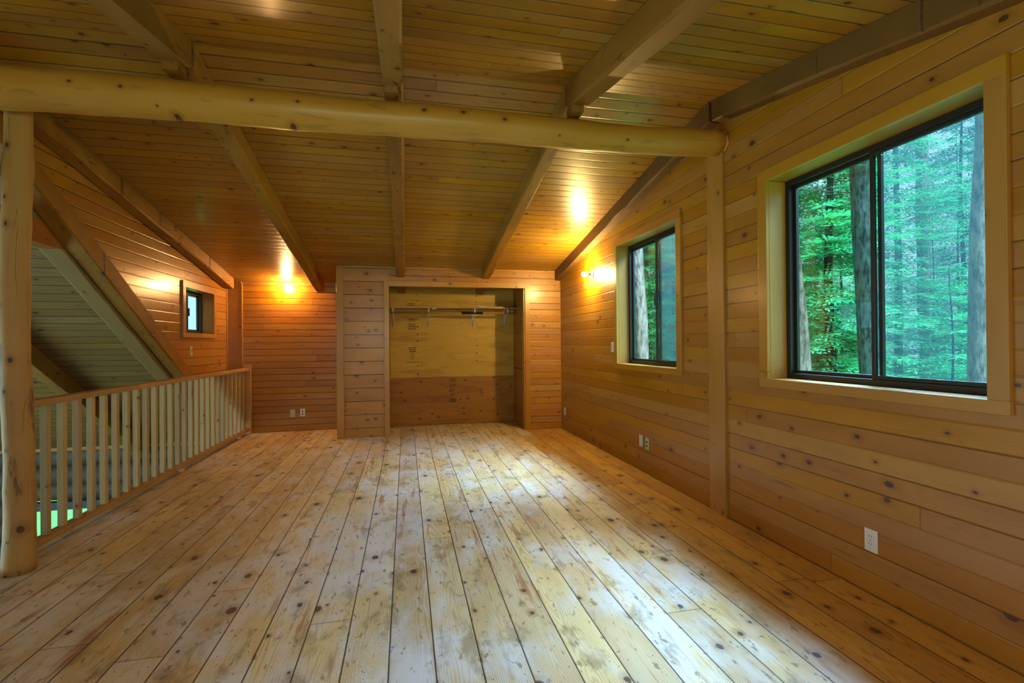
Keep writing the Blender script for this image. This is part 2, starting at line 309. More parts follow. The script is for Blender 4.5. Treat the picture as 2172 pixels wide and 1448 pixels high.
# ------------------------------------------------------------------ mesh helpers
def put(bm, name, mats, parent=None, bevel=0.0, smooth=False):
    me = bpy.data.meshes.new(name); bmesh.ops.recalc_face_normals(bm, faces=bm.faces); bm.to_mesh(me); bm.free()
    for x in (mats if isinstance(mats, (list, tuple)) else [mats]): me.materials.append(x)
    if smooth:
        for p in me.polygons: p.use_smooth = True
    o = bpy.data.objects.new(name, me); C.objects.link(o)
    if parent is not None: o.parent = parent
    if bevel:
        b = o.modifiers.new('edge', 'BEVEL'); b.width = bevel; b.segments = 2; b.limit_method = 'ANGLE'
    return o
def bx(bm, x0, x1, y0, y1, z0, z1, mi=0):
    vs = [bm.verts.new((x, y, z)) for x in (x0, x1) for y in (y0, y1) for z in (z0, z1)]
    for f in ((0, 1, 3, 2), (4, 6, 7, 5), (0, 4, 5, 1), (2, 3, 7, 6), (0, 2, 6, 4), (1, 5, 7, 3)):
        bm.faces.new([vs[i] for i in f]).material_index = mi
def box(name, x0, x1, y0, y1, z0, z1, m, parent=None, bevel=0.002):
    bm = bmesh.new(); bx(bm, x0, x1, y0, y1, z0, z1); return put(bm, name, m, parent, bevel)
def prism(bm, pts, a, b, axis):
    """polygon pts in the two other axes, extruded from a to b along axis"""
    def mk(p, t):
        return {'X': (t, p[0], p[1]), 'Y': (p[0], t, p[1]), 'Z': (p[0], p[1], t)}[axis]
    A = [bm.verts.new(mk(p, a)) for p in pts]; B = [bm.verts.new(mk(p, b)) for p in pts]
    bm.faces.new(A); bm.faces.new(B[::-1]); n = len(pts)
    for i in range(n): bm.faces.new((A[i], A[(i + 1) % n], B[(i + 1) % n], B[i]))
def tube(bm, pts, rads, seg=12, jit=0.0, rnd=None, cap=True, mi=0):
    rings = []
    for i, p in enumerate(pts):
        p = Vector(p); a = Vector(pts[max(0, i - 1)]); b = Vector(pts[min(len(pts) - 1, i + 1)])
        d = (b - a).normalized(); ref = Vector((0, 0, 1)) if abs(d.z) < 0.9 else Vector((0, 1, 0))
        s = d.cross(ref).normalized(); t = d.cross(s)
        rings.append([bm.verts.new(p + (s * math.cos(2 * math.pi * k / seg) + t * math.sin(2 * math.pi * k / seg)) * rads[i] * (1 + (rnd.uniform(-jit, jit) if rnd else 0))) for k in range(seg)])
    for i in range(len(rings) - 1):
        for k in range(seg):
            f = bm.faces.new((rings[i][k], rings[i][(k + 1) % seg], rings[i + 1][(k + 1) % seg], rings[i + 1][k])); f.material_index = mi; f.smooth = True
    if cap:
        bm.faces.new(rings[0][::-1]).material_index = mi; bm.faces.new(rings[-1]).material_index = mi
def lathe(bm, prof, origin, axis, seg=24, mi=0):
    """profile (radius, distance along axis)"""
    o = Vector(origin); d = Vector(axis).normalized(); ref = Vector((0, 0, 1)); s = d.cross(ref).normalized(); t = d.cross(s)
    rings = []
    for r, h in prof:
        rings.append([bm.verts.new(o + d * h + (s * math.cos(2 * math.pi * k / seg) + t * math.sin(2 * math.pi * k / seg)) * max(r, 1e-4)) for k in range(seg)])
    for i in range(len(rings) - 1):
        for k in range(seg):
            f = bm.faces.new((rings[i][k], rings[i][(k + 1) % seg], rings[i + 1][(k + 1) % seg], rings[i + 1][k])); f.material_index = mi; f.smooth = True
def tag(o, label=None, cat=None, group=None, kind=None):
    if label: o['label'] = label
    if cat: o['category'] = cat
    if group: o['group'] = group
    if kind: o['kind'] = kind
    return o
def empty(name, loc=(0, 0, 0)):
    o = bpy.data.objects.new(name, None); C.objects.link(o); o.location = loc; o.empty_display_size = 0.1; return o
def struct(o, label=None):
    o['kind'] = 'structure'
    if label: o['label'] = label
    return o

# ------------------------------------------------------------------ dimensions
XW, YB, YC, XL = 2.32, 7.76, 6.965, -2.56
RY, RZ = 3.18, 3.10
def zc(y): return RZ - 0.184 * (y - RY) if y > RY else RZ + 0.193 * (y - RY)
def zroof(y): return RZ - 0.656 * abs(y - RY)
YN = -2.2     # wall behind the camera
# floor
bm = bmesh.new(); bx(bm, -2.38, XW + 0.2, YN, YB + 0.1, -0.05, 0.0)
struct(put(bm, 'floor', wood_floor), 'worn wide pine floorboards with knots and stains')
bm = bmesh.new(); bx(bm, -7.5, XW + 0.2, YN - 0.2, 8.4, -2.75, -2.65)
struct(put(bm, 'floor_lower', oldlog_m))
bm = bmesh.new(); bx(bm, -2.28, XW + 0.2, YN, YB + 0.1, -0.3, -0.05)
struct(put(bm, 'trim_1', beam_y), 'edge of the loft floor framing')
# ceiling (two slopes)
def slab(name, x0, x1, y0, y1, zf, m, th=0.12):
    bm = bmesh.new(); prism(bm, [(y0, zf(y0)), (y1, zf(y1)), (y1, zf(y1) + th), (y0, zf(y0) + th)], x0, x1, 'X')
    return struct(put(bm, name, m))
bm = bmesh.new()
prism(bm, [(RY, RZ), (YB + 0.25, zc(YB + 0.25)), (YB + 0.25, zc(YB + 0.25) + 0.12), (RY, RZ + 0.14), (YN - 0.2, zc(YN - 0.2) + 0.12), (YN - 0.2, zc(YN - 0.2))], XL - 0.1, XW + 0.3, 'X')
struct(put(bm, 'ceiling', wood_ceil), 'low gabled ceiling of knotty pine boards')
# steep main roof outside the dormer walls, running beyond the opening
bm = bmesh.new()
prism(bm, [(RY, RZ + 0.02), (8.5, zroof(8.5)), (8.5, zroof(8.5) + 0.25), (RY, RZ + 0.3), (YN - 0.3, zroof(YN - 0.3) + 0.25), (YN - 0.3, zroof(YN - 0.3))], -7.6, XL - 0.16, 'X')
struct(put(bm, 'ceiling_steep_roof', wood_roof), 'pale board ceiling of the steep main roof')

# right wall with two windows
def wall_strips(name, x0, x1, ys, top, holes, m, zlo):
    bm = bmesh.new()
    for a, b in zip(ys, ys[1:]):
        hole = [h for h in holes if abs(h[0] - a) < 1e-6 and abs(h[1] - b) < 1e-6]
        pts_t = [(a, top(a))] + ([(RY, top(RY))] if a < RY < b else []) + [(b, top(b))]
        if hole:
            z0, z1 = hole[0][2], hole[0][3]
            prism(bm, [(a, zlo), (b, zlo), (b, z0), (a, z0)], x0, x1, 'X')
            prism(bm, [(a, z1), (b, z1)] + pts_t[::-1], x0, x1, 'X')
        else:
            prism(bm, [(a, zlo), (b, zlo)] + pts_t[::-1], x0, x1, 'X')
    return struct(put(bm, name, m))
W1 = (1.466, 2.664, 1.056, 2.345); W2 = (3.735, 4.93, 1.066, 2.370); HE = 0.012
def grow(h): return (h[0] - HE, h[1] + HE, h[2] - HE, h[3] + HE)
G1, G2 = grow(W1), grow(W2)
wall_strips('wall_right', XW, XW + 0.2, [YN, G1[0], G1[1], RY, G2[0], G2[1], YB + 0.2], lambda y: zc(y) + 0.05, [G1, G2], wood_wall_h, -0.06)
LWO = (6.345, 7.195, 1.46, 2.0); LW = grow(LWO)
# cheek wall of the dormer on the left: sits on the steep rafter
bm = bmesh.new()
def lo(y): return zroof(y)
prism(bm, [(RY, RZ), (LW[0], lo(LW[0])), (LW[0], zc(LW[0]) + 0.05)], XL - 0.15, XL, 'X')
prism(bm, [(LW[0], lo(LW[0])), (LW[1], lo(LW[1])), (LW[1], LW[2]), (LW[0], LW[2])], XL - 0.15, XL, 'X')
prism(bm, [(LW[0], LW[3]), (LW[1], LW[3]), (LW[1], zc(LW[1]) + 0.05), (LW[0], zc(LW[0]) + 0.05)], XL - 0.15, XL, 'X')
prism(bm, [(LW[1], lo(LW[1])), (YB + 0.2, lo(YB + 0.2)), (YB + 0.2, zc(YB + 0.2) + 0.05), (LW[1], zc(LW[1]) + 0.05)], XL - 0.15, XL, 'X')
wood_left = plank_mat('pine_boards_left_wall', 'Y', 'Z', 0.105, 2.4, ('84540f', 'a66e1c', 'ba822a'), knot=0.45, coat=0.45, rough=0.3)
struct(put(bm, 'wall_left', wood_left), 'pine cheek wall above the railing with a small window')
bm = bmesh.new(); prism(bm, [(RY, RZ), (YN, zroof(YN)), (YN, zc(YN) + 0.05)], XL - 0.15, XL, 'X'); struct(put(bm, 'wall_left_near', wood_left))
# back wall, closet front
bm = bmesh.new(); bx(bm, XL, -0.93, YB, YB + 0.12, -0.3, zc(YB) + 0.06)
struct(put(bm, 'wall_back', wood_wall_back), 'far pine wall beside the closet')
OX0, OX1, OZ = -0.226, 1.755, 2.125
bm = bmesh.new()
bx(bm, -0.93, OX0, YC, YC + 0.09, -0.01, zc(YC) + 0.06, 1); bx(bm, OX1, XW, YC, YC + 0.09, -0.01, zc(YC) + 0.06); bx(bm, OX0, OX1, YC, YC + 0.09, OZ, zc(YC) + 0.06)
bx(bm, -0.93, -0.84, YC + 0.09, YB, -0.01, zc(YC) + 0.06)
struct(put(bm, 'wall_closet', [wood_closet, wood_wide]), 'pine closet front with a wide doorless opening')
bm = bmesh.new(); bx(bm, OX1 + 0.0, OX1 + 0.05, YC + 0.09, YB, -0.01, zc(YC) + 0.03); bx(bm, OX0 - 0.07, OX0 - 0.02, YC + 0.09, YB, -0.01, zc(YC) + 0.03)
struct(put(bm, 'wall_closet_sides', ply_lo), 'dark plywood side walls inside the closet')
bm = bmesh.new(); bx(bm, -0.84, XW, YB, YB + 0.12, -0.01, zc(YB) + 0.06)
struct(put(bm, 'wall_closet_back', ply_lo))
# trims
struct(box('trim_2', -0.935, -0.842, YC - 0.02, YC, 0, zc(YC) - 0.02, trim_v), 'upright corner board at the left edge of the closet front')
cas = empty('trim_3'); struct(cas, 'flat pine casing round the closet opening')
box('casing_board', OX0 - 0.07, OX0, YC - 0.02, YC, 0, OZ + 0.075, trim_v, cas); box('casing_board', OX1, OX1 + 0.07, YC - 0.02, YC, 0, OZ + 0.075, trim_v, cas)
box('casing_board', OX0, OX1, YC - 0.02, YC, OZ, OZ + 0.075, trim_x, cas)
box('jamb', OX0 - 0.018, OX0, YC, YC + 0.1, 0, OZ, trim_v, cas); box('jamb', OX1 - 0.02, OX1, YC, YC + 0.1, 0, OZ, trim_v, cas)
struct(box('trim_4', XW - 0.022, XW, 3.10, 3.285, 0, 2.75, trim_v), 'wide upright trim board below the log end on the right wall')
struct(box('trim_5', XL, XL + 0.19, YB - 0.03, YB, 0.0, zc(YB) - 0.01, trim_x), 'wide upright board in the far left corner')
struct(box('trim_6', XL + 0.19, XL + 0.205, YB - 0.035, YB, 0.0, zc(YB) - 0.03, trim_v), 'thin upright batten beside the corner board')
struct(box('trim_7', XL, XL + 0.012, YB - 0.06, YB - 0.03, 0.6, zc(YB) - 0.1, trim_v), 'thin batten at the end of the left wall')
# rear wall with an opening added for the fill lamp, great room shell
bm = bmesh.new()
bx(bm, -7.6, -1.8, YN - 0.15, YN, -2.7, 3.3); bx(bm, 1.2, XW + 0.2, YN - 0.15, YN, -2.7, 3.3); bx(bm, -1.8, 1.2, YN - 0.15, YN, -2.7, 1.05); bx(bm, -1.8, 1.2, YN - 0.15, YN, 2.45, 3.3)
struct(put(bm, 'wall_near', wood_wall_back))
bm = bmesh.new()
bx(bm, -7.6, -7.4, YN, 1.0, -2.7, 3.2); bx(bm, -7.6, -7.4, 6.0, 8.3, -2.7, 3.2); bx(bm, -7.6, -7.4, 1.0, 6.0, -2.7, -2.1); bx(bm, -7.6, -7.4, 1.0, 6.0, 0.8, 3.2)
struct(put(bm, 'wall_left_great_room', wood_roof))

# log wall under the eave (seen through the balusters)
bm = bmesh.new(); lr = random.Random(3)
def logrow(bm, x0, x1, z, r):
    n = 14; tube(bm, [(x0 + (x1 - x0) * k / n, 8.33 + lr.uniform(-.01, .01), z + lr.uniform(-.008, .008)) for k in range(n + 1)], [r * lr.uniform(.95, 1.05) for _ in range(n + 1)], 14, 0.02, lr)
for z, r in ((-0.30, 0.15), (-0.585, 0.15), (-0.83, 0.125)): logrow(bm, -7.5, -1.9, z, r)
for z in (-1.08, -1.35, -1.62, -1.89, -2.16, -2.43): logrow(bm, -7.5, -5.45, z, 0.145); logrow(bm, -4.36, -1.9, z, 0.145)
for z in (-2.16, -2.43): logrow(bm, -5.5, -4.3, z, 0.145)
struct(put(bm, 'wall_log', oldlog_m), 'weathered grey log wall of the lower room seen through the balusters')
bm = bmesh.new(); bx(bm, -7.5, -1.9, 8.14, 8.3, -0.20, -0.02); struct(put(bm, 'trim_8', beam_y))
bm = bmesh.new(); bx(bm, -2.3, XW, 8.35, 8.5, -2.7, -0.02); bx(bm, -2.0, XW+.2, YB + 0.12, 8.4, -0.3, -0.1); struct(put(bm, 'wall_lower_far', oldlog_m))
lw = empty('window_4', (-4.9, 8.3, -1.6)); struct(lw, 'lower window in the log wall with green lawn behind')
def fr(name, boxes, m, parent, bevel=0.002):
    bm = bmesh.new()
    for b in boxes: bx(bm, *b)
    o = put(bm, name, m, None, bevel)
    o.parent = parent; o.matrix_parent_inverse = Matrix.Translation(-Vector(parent.location)); return o
fr('window_frame', [(-5.45, -4.34, 8.17, 8.3, -1.06, -0.95), (-5.45, -5.38, 8.17, 8.3, -2.0, -1.06), (-4.41, -4.34, 8.17, 8.3, -2.0, -1.06), (-5.45, -4.34, 8.17, 8.3, -2.08, -2.0)], fascia_m, lw)
fr('pane', [(-5.38, -4.41, 8.24, 8.246, -2.0, -1.06)], glass, lw, 0)

# ------------------------------------------------------------------ windows in the walls
def side_window(name, label, yz, xw, d, mesh=True, latch=False):
    """horizontal slider in a wall facing along X; d=+1 when the outside is towards +X"""
    y0, y1, z0, z1 = yz; w = empty(name, (xw, (y0 + y1) / 2, z0)); struct(w, label)
    c = 0.075; a, b = sorted((xw - d * 0.024, xw)); e = 0.012
    for q in [(a, b, y0 - c, y1 + c, z1, z1 + c), (a, b, y0 - c, y1 + c, z0 - c * .75, z0)]: fr('casing_board', [q], trim_y, w)
    for q in [(a, b, y0 - c, y0, z0, z1), (a, b, y1, y1 + c, z0, z1)]: fr('casing_board', [q], trim_v, w)
    ja, jb = sorted((xw + d * 0.0005, xw + d * 0.20))
    fr('jamb', [(ja, jb, y0 - e, y0, z0, z1)], trim_v, w); fr('jamb', [(ja, jb, y1, y1 + e, z0, z1)], trim_v, w)
    fr('jamb', [(ja, jb, y0, y1, z1, z1 + e)], trim_y, w); fr('window_sill', [(ja, jb, y0, y1, z0 - e, z0)], trim_y, w)
    x0 = xw + d * 0.125; t = 0.034
    def X(p, q): return sorted((x0 + d * p, x0 + d * q))
    A = X(0, 0.06)
    fr('window_frame', [(*A, y0, y1, z1 - t, z1), (*A, y0, y1, z0, z0 + t), (*A, y0, y0 + t, z0 + t, z1 - t), (*A, y1 - t, y1, z0 + t, z1 - t)], black_al, w)
    ym = (y0 + y1) / 2; s = 0.021
    near, far = (y0 + t, ym + 0.022), (ym - 0.022, y1 - t)
    for (ya, yb), xo in ((near, 0.008), (far, 0.032)):
        B = X(xo, xo + 0.02)
        sash = fr('sash', [(*B, ya, yb, z1 - t - s, z1 - t), (*B, ya, yb, z0 + t, z0 + t + s), (*B, ya, ya + s, z0 + t + s, z1 - t - s), (*B, yb - s, yb, z0 + t + s, z1 - t - s)], blue_al if xo < .02 else black_al, w)
        G = X(xo + 0.008, xo + 0.012)
        bm = bmesh.new(); bx(bm, *G, ya + s, yb - s, z0 + t + s, z1 - t - s); g = put(bm, 'pane', glass); g.parent = sash
        if latch and xo < .02:
            bm = bmesh.new(); lx = X(-0.012, 0.008); bx(bm, *lx, yb - s * .9, yb - s * .2, (z0 + z1) / 2 - 0.05, (z0 + z1) / 2 + 0.05); put(bm, 'latch', black_al, sash, 0.003)
    G = X(0.064, 0.066)
    if mesh: fr('insect_screen', [(*G, y0 + t, ym, z0 + t, z1 - t)], screen, w, 0)
    return w
side_window('window_1', 'large slider window in the right wall near the camera', W1, XW, 1)
side_window('window_2', 'smaller looking slider window in the right wall beyond the trim board', W2, XW, 1, latch=True)
side_window('window_3', 'small slider window in the left wall below the sloping beam', LWO, XL, -1, mesh=False, latch=True)

# ------------------------------------------------------------------ rafters
def hewn(name, p0, p1, w, h, m, seed, wob=0.006, n=16, cham=0.012, parent=None):
    """rough sawn timber: top face centre line p0 -> p1, hanging down by h; section stays vertical"""
    rg = random.Random(seed); bm = bmesh.new(); p0 = Vector(p0); p1 = Vector(p1); rings = []
    d = (p1 - p0); side = Vector((1, 0, 0)) if abs(d.x) < abs(d.y) else Vector((0, 1, 0))
    off = [0, 0, 0, 0]
    for i in range(n + 1):
        c = p0 + d * (i / n); off = [o * 0.7 + rg.uniform(-wob, wob) for o in off]
        ch = cham * rg.uniform(0.5, 1.6)
        prof = [(-w / 2, 0), (-w / 2 + off[0] * .5, -h + ch + off[1]), (-w / 2 + ch, -h + off[2] * .6), (w / 2 - ch, -h + off[2] * .6), (w / 2 + off[3] * .5, -h + ch - off[1]), (w / 2, 0)]
        rings.append([bm.verts.new(c + side * a + Vector((0, 0, b))) for a, b in prof])
    for i in range(n):
        for k in range(6): bm.faces.new((rings[i][k], rings[i][(k + 1) % 6], rings[i + 1][(k + 1) % 6], rings[i + 1][k]))
    bm.faces.new(rings[0][::-1]); bm.faces.new(rings[-1])
    return put(bm, name, m, parent)
RX = [(-2.495, 0.12), (-1.275, 0.12), (-0.065, 0.115), (1.16, 0.12), (2.285, 0.11)]
where = ['against the left wall, ending at the far left corner', 'second from the left, ending above the far left bulb', 'in the middle, ending above the closet', 'second from the right, ending above the closet', 'set against the right wall']
for i, (x, w) in enumerate(RX):
    ye = [YB - 0.12, YB, YC, YC, YC][i]
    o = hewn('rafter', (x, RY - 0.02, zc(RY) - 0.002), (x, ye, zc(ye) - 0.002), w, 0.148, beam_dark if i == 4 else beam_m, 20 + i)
    tag(o, 'fir rafter beyond the log beam, ' + where[i], 'beam', 'rafters beyond the log beam')
    if i in (2, 3):
        o = hewn('rafter_end', (x + (0.02 if i == 3 else 0), YC + 0.095, zc(YC + .09) - 0.002), (x + (0.02 if i == 3 else 0), YB - 0.03, zc(YB) - 0.002), w, 0.15, beam_m, 40 + i)
        tag(o, 'end of a fir rafter high inside the closet, ' + ('left one' if i == 2 else 'right one'), 'beam', 'rafter ends inside the closet')
whn = ['', 'nearer than the log beam, at the upper left', 'nearer than the log beam, at the top middle', 'nearer than the log beam, right of the middle', 'nearer than the log beam, along the top of the right wall']
for i, (x, w) in enumerate(RX):
    if i == 0: continue
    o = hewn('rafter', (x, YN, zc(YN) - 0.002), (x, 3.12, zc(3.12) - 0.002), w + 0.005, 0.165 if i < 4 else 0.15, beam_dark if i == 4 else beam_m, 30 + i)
    tag(o, 'rough fir rafter ' + whn[i], 'beam', 'rafters in front of the log beam')
    if i < 4:
        o = box('shim_block', x - 0.055, x + 0.03, 3.03, 3.14, 2.862, zc(3.09) - 0.165, beam_m)
        tag(o, 'small wood shim block on the log beam under the ' + ['', 'left', 'middle', 'right'][i] + ' near rafter', 'block', 'shim blocks on the log beam')
# steep rafters of the main roof
def steep(name, x, w, y0, y1, h, drop, m, seed):
    return hewn(name, (x, y0, zroof(y0) - drop), (x, y1, zroof(y1) - drop), w, h, m, seed, n=24)
o = steep('rafter', XL + 0.0, 0.13, RY + 0.03, 8.1, 0.185, 0.0, beam_m, 61); tag(o, 'steep fir rafter carrying the lower edge of the left pine wall', 'beam', 'steep rafters of the main roof')
o = steep('rafter', XL - 0.15, 0.16, RY + 0.03, 8.1, 0.215, 0.0, pale_m, 62); tag(o, 'pale steep rafter just behind the one carrying the left pine wall', 'beam', 'steep rafters of the main roof')
o = steep('rafter', -3.83, 0.13, RY + 0.03, 8.1, 0.2, 0.0, beam_m, 63); tag(o, 'steep dark rafter low at the left, right beside the log post', 'beam', 'steep rafters of the main roof')
o = hewn('tie_beam', (-2.70, 2.2, 2.245), (-2.70, 4.78, 2.245), 0.15, 0.175, beam_y, 64); tag(o, 'orange level tie beam behind the steep rafter at the left', 'beam')

# ------------------------------------------------------------------ log beam and post
lr = random.Random(11); bm = bmesh.new(); n = 60; pts = []; rad = []
for k in range(n + 1):
    x = -2.9 + (2.318 + 2.9) * k / n; f = k / n
    pts.append((x, 3.15 + 0.006 * math.sin(x * 2), 2.725 + 0.045 * f + 0.006 * math.sin(x * 3.1) + (0.012 if f > .9 else 0) * (f - .9) * 10)); rad.append(0.120 - 0.027 * f + 0.0025 * math.sin(x * 7) + 0.002 * math.sin(x * 17))
rad[-1] *= 0.96
tube(bm, pts, rad, 32, 0.004, lr)
lb = put(bm, 'log_beam', log_m); tag(lb, 'thick peeled log ridge beam crossing the whole room', 'beam')
bm = bmesh.new(); tube(bm, [(2.312 + lr.uniform(-.004, .004), 3.15 - 0.098 * math.cos(a), 2.782 + 0.096 * math.sin(a)) for a in [k * 0.2 - 0.9 for k in range(10)]], [lr.uniform(.005, .011) for _ in range(10)], 6)
put(bm, 'sealant_bead', foam_m, lb)
bm = bmesh.new(); pts = []; rad = []; n = 44
bul = [(0.48, .006), (1.02, .005), (1.62, .004), (2.35, .006), (0.08, .004), (2.0, .004)]
for k in range(n + 1):
    z = 2.70 * k / n; f = k / n
    pts.append((-2.200 + 0.008 * math.sin(z * 3) , 3.32 + 0.006 * math.cos(z * 2.3), z))
    rad.append(0.069 - 0.007 * f + 0.0015 * math.sin(z * 9) + 0.004 * math.exp(-z * 6) + sum(a * math.exp(-((z - c) / .07) ** 2) for c, a in bul))
tube(bm, pts, rad, 24, 0.015, lr)
tag(put(bm, 'log_post', post_m), 'knotty peeled log post standing at the left under the log beam', 'post')

# ------------------------------------------------------------------ railing
rl = empty('railing', (-2.27, 3.4, 0)); tag(rl, 'pine railing with square balusters along the open left edge of the loft', 'railing')
RXR = -2.272
def rp(name, b, m, bevel=0.003): return fr(name, [b], m, rl, bevel)
rp('top_rail', (RXR - 0.055, RXR + 0.03, 3.43, 7.66, 0.932, 0.972), rail_m, 0.004)
rp('bottom_rail', (RXR - 0.05, RXR + 0.03, 3.43, 7.66, 0.052, 0.088), rail_m)
rp('newel_post', (RXR - 0.05, RXR + 0.04, 7.66, 7.728, 0.0, 1.01), rail_m)
rp('spacer_block', (RXR - 0.03, RXR + 0.02, 5.55, 5.6, 0.0, 0.04), rail_m); rp('spacer_block', (RXR - 0.03, RXR + 0.02, 7.3, 7.36, 0.0, 0.04), rail_m)
for k in range(27):
    y = 3.525 + 0.1525 * k
    bm = bmesh.new(); hx = 0.019; bx(bm, -hx, hx, -hx, hx, 0, 0.846); b = put(bm, 'baluster', bal_m, rl, 0.0015)
    b.location = (RXR - 0.015 - rl.location.x, y - 0.0 - rl.location.y, 0.088)

# ------------------------------------------------------------------ electrical bits
def plate_local(kind, plastic, name, w=0.070, h=0.115):
    """cover plate in local XZ facing -Y, centred on origin"""
    root = empty(name); bm = bmesh.new(); bx(bm, -w / 2, w / 2, -0.006, 0, -h / 2, h / 2); put(bm, 'cover_plate', plastic, root, 0.003)
    if kind == 'duplex':
        for s in (-1, 1):
            bm = bmesh.new(); pr = [(0.0165 * math.cos(a) * 1.0, s * 0.0195 + max(-0.0125, min(0.0125, 0.0165 * math.sin(a)))) for a in [k * math.pi / 12 for k in range(24)]]
            prism(bm, pr, -0.0085, -0.005, 'Y'); rc = put(bm, 'receptacle', plastic, root)
            bm = bmesh.new()
            bx(bm, -0.0075, -0.0055, -0.0092, -0.0084, s * 0.0195 - 0.001, s * 0.0195 + 0.008); bx(bm, 0.0055, 0.0075, -0.0092, -0.0084, s * 0.0195, s * 0.0195 + 0.007)
            lathe(bm, [(0.0, 0.0), (0.0026, 0.0), (0.0026, 0.0008)], (0, -0.0084, s * 0.0195 - 0.0065), (0, -1, 0), 10); put(bm, 'slots', slot_m, rc)
        bm = bmesh.new(); lathe(bm, [(0, 0.002), (0.003, 0.002), (0.003, 0)], (0, -0.006, 0), (0, -1, 0), 10); put(bm, 'screw', steel_m, root)
    elif kind == 'dots':
        for s in (-1, 1):
            bm = bmesh.new(); lathe(bm, [(0, 0.002), (0.011, 0.002), (0.011, 0)], (0, -0.006, s * 0.02), (0, -1, 0), 14); put(bm, 'receptacle', slot_m, root)
    else:
        bm = bmesh.new(); bx(bm, -0.005, 0.005, -0.018, -0.006, -0.004, 0.012); put(bm, 'toggle', plastic, root, 0.001)
        for s in (-1, 1):
            bm = bmesh.new(); lathe(bm, [(0, 0.0015), (0.003, 0.0015), (0.003, 0)], (0, -0.006, s * 0.03), (0, -1, 0), 10); put(bm, 'screw', steel_m, root)
    return root
def mount(root, loc, rz): root.location = loc; root.rotation_euler = (0, 0, rz); return root
RWZ = -math.pi / 2  # faces -X
RGT = [('duplex', white_pl, 'electrical_outlet', 1.985, 0.275, 'white duplex outlet low on the right wall under the big window', 'outlet'),
       ('duplex', white_pl, 'electrical_outlet', 4.43, 0.304, 'white outlet low on the right wall, left one of the pair under the smaller window', 'outlet'),
       ('dots', ivory_pl, 'cable_outlet', 4.30, 0.296, 'ivory cover plate beside the outlet under the smaller window', 'wall plate'),
       ('duplex', white_pl, 'electrical_outlet', 6.80, 0.274, 'white outlet low on the right wall close to the closet corner', 'outlet'),
       ('switch', white_pl, 'light_switch', 5.085, 1.246, 'light switch plate on the right wall left of the smaller window', 'light switch')]
for k, m, nm, y, z, lb_, cat in RGT: tag(mount(plate_local(k, m, nm), (XW, y, z), RWZ), lb_, cat, 'outlets' if cat == 'outlet' else None)
tag(mount(plate_local('duplex', ivory_pl, 'electrical_outlet'), (-1.678, YB, 0.272), 0), 'ivory duplex outlet low on the far wall, left one of two plates', 'outlet', 'outlets')
tag(mount(plate_local('dots', white_pl, 'cable_outlet'), (-1.538, YB, 0.278), 0), 'white plate with two dark holes low on the far wall', 'wall plate')
tag(mount(plate_local('switch', ivory_pl, 'light_switch'), (XL, 6.52, 1.24), math.pi / 2), 'ivory switch plate on the left wall under the small window', 'light switch')
def bulb_lamp(name, loc, axis, bulb_m, label):
    r = empty(name, loc); a = Vector(axis)
    bm = bmesh.new(); lathe(bm, [(0, 0), (0.056, 0), (0.058, 0.006), (0.052, 0.016), (0.030, 0.022), (0.0, 0.022)], (0, 0, 0), a, 32); put(bm, 'base', porcelain, r)
    bm = bmesh.new(); lathe(bm, [(0.0, 0.02), (0.021, 0.02), (0.019, 0.056), (0.0, 0.056)], (0, 0, 0), a, 20); put(bm, 'socket', brass, r)
    bm = bmesh.new(); lathe(bm, [(0.0, 0.056), (0.013, 0.057), (0.015, 0.065), (0.022, 0.078), (0.029, 0.093), (0.031, 0.108), (0.028, 0.122), (0.018, 0.134), (0.0, 0.139)], (0, 0, 0), a, 16); put(bm, 'bulb', bulb_m, r)
    tag(r, label, 'wall light'); return r
bulb_lamp('wall_light', (-1.739, YB, 2.17), (0, -1, 0), bulb_warm, 'bare lit bulb in a round white base on the far left wall')
bulb_lamp('wall_light', (XW, 5.69, 2.168), (-1, 0, 0), bulb_yellow, 'bare lit bulb in a round white base on the right wall')
bm = bmesh.new(); lathe(bm, [(0, 0.014), (0.009, 0.012), (0.013, 0.006), (0.012, 0), (0, 0)], (-0.645, YC, 1.002), (0, -1, 0), 16); tag(put(bm, 'stud', steel_m), 'small round metal stud on the closet front left of the opening', 'stud')

# ------------------------------------------------------------------ closet
def text_mesh(bm, s, x, z, h, y, mi=0, flip=False, sx=1.0):
    cu = bpy.data.curves.new('t', 'FONT'); cu.body = s; cu.size = h; cu.align_x = 'CENTER'; cu.align_y = 'CENTER'; cu.resolution_u = 2
    ob = bpy.data.objects.new('t', cu); C.objects.link(ob); bpy.context.view_layer.update()
    me = bpy.data.meshes.new_from_object(ob.evaluated_get(bpy.context.evaluated_depsgraph_get()))
    k = -1 if flip else 1
    vm = [bm.verts.new((x + k * v.co.x * sx, y, z + k * v.co.y)) for v in me.vertices]
    for p in me.polygons:
        try: bm.faces.new([vm[i] for i in p.vertices]).material_index = mi
        except ValueError: pass
    bpy.data.objects.remove(ob); bpy.data.curves.remove(cu); bpy.data.meshes.remove(me)
PY = YB - 0.012
bm = bmesh.new(); bx(bm, OX0 - 0.02, OX1, PY, YB, 0.768, zc(YB) - 0.02); up_ = put(bm, 'plywood_sheet', ply_up); tag(up_, 'bright upper plywood sheet on the closet back wall', 'plywood sheet')
bm = bmesh.new(); bx(bm, OX0 - 0.02, OX1, PY - 0.006, YB, 0.008, 0.766); lo_ = put(bm, 'plywood_sheet', ply_lo); tag(lo_, 'dark lower plywood sheet on the closet back wall', 'plywood sheet')
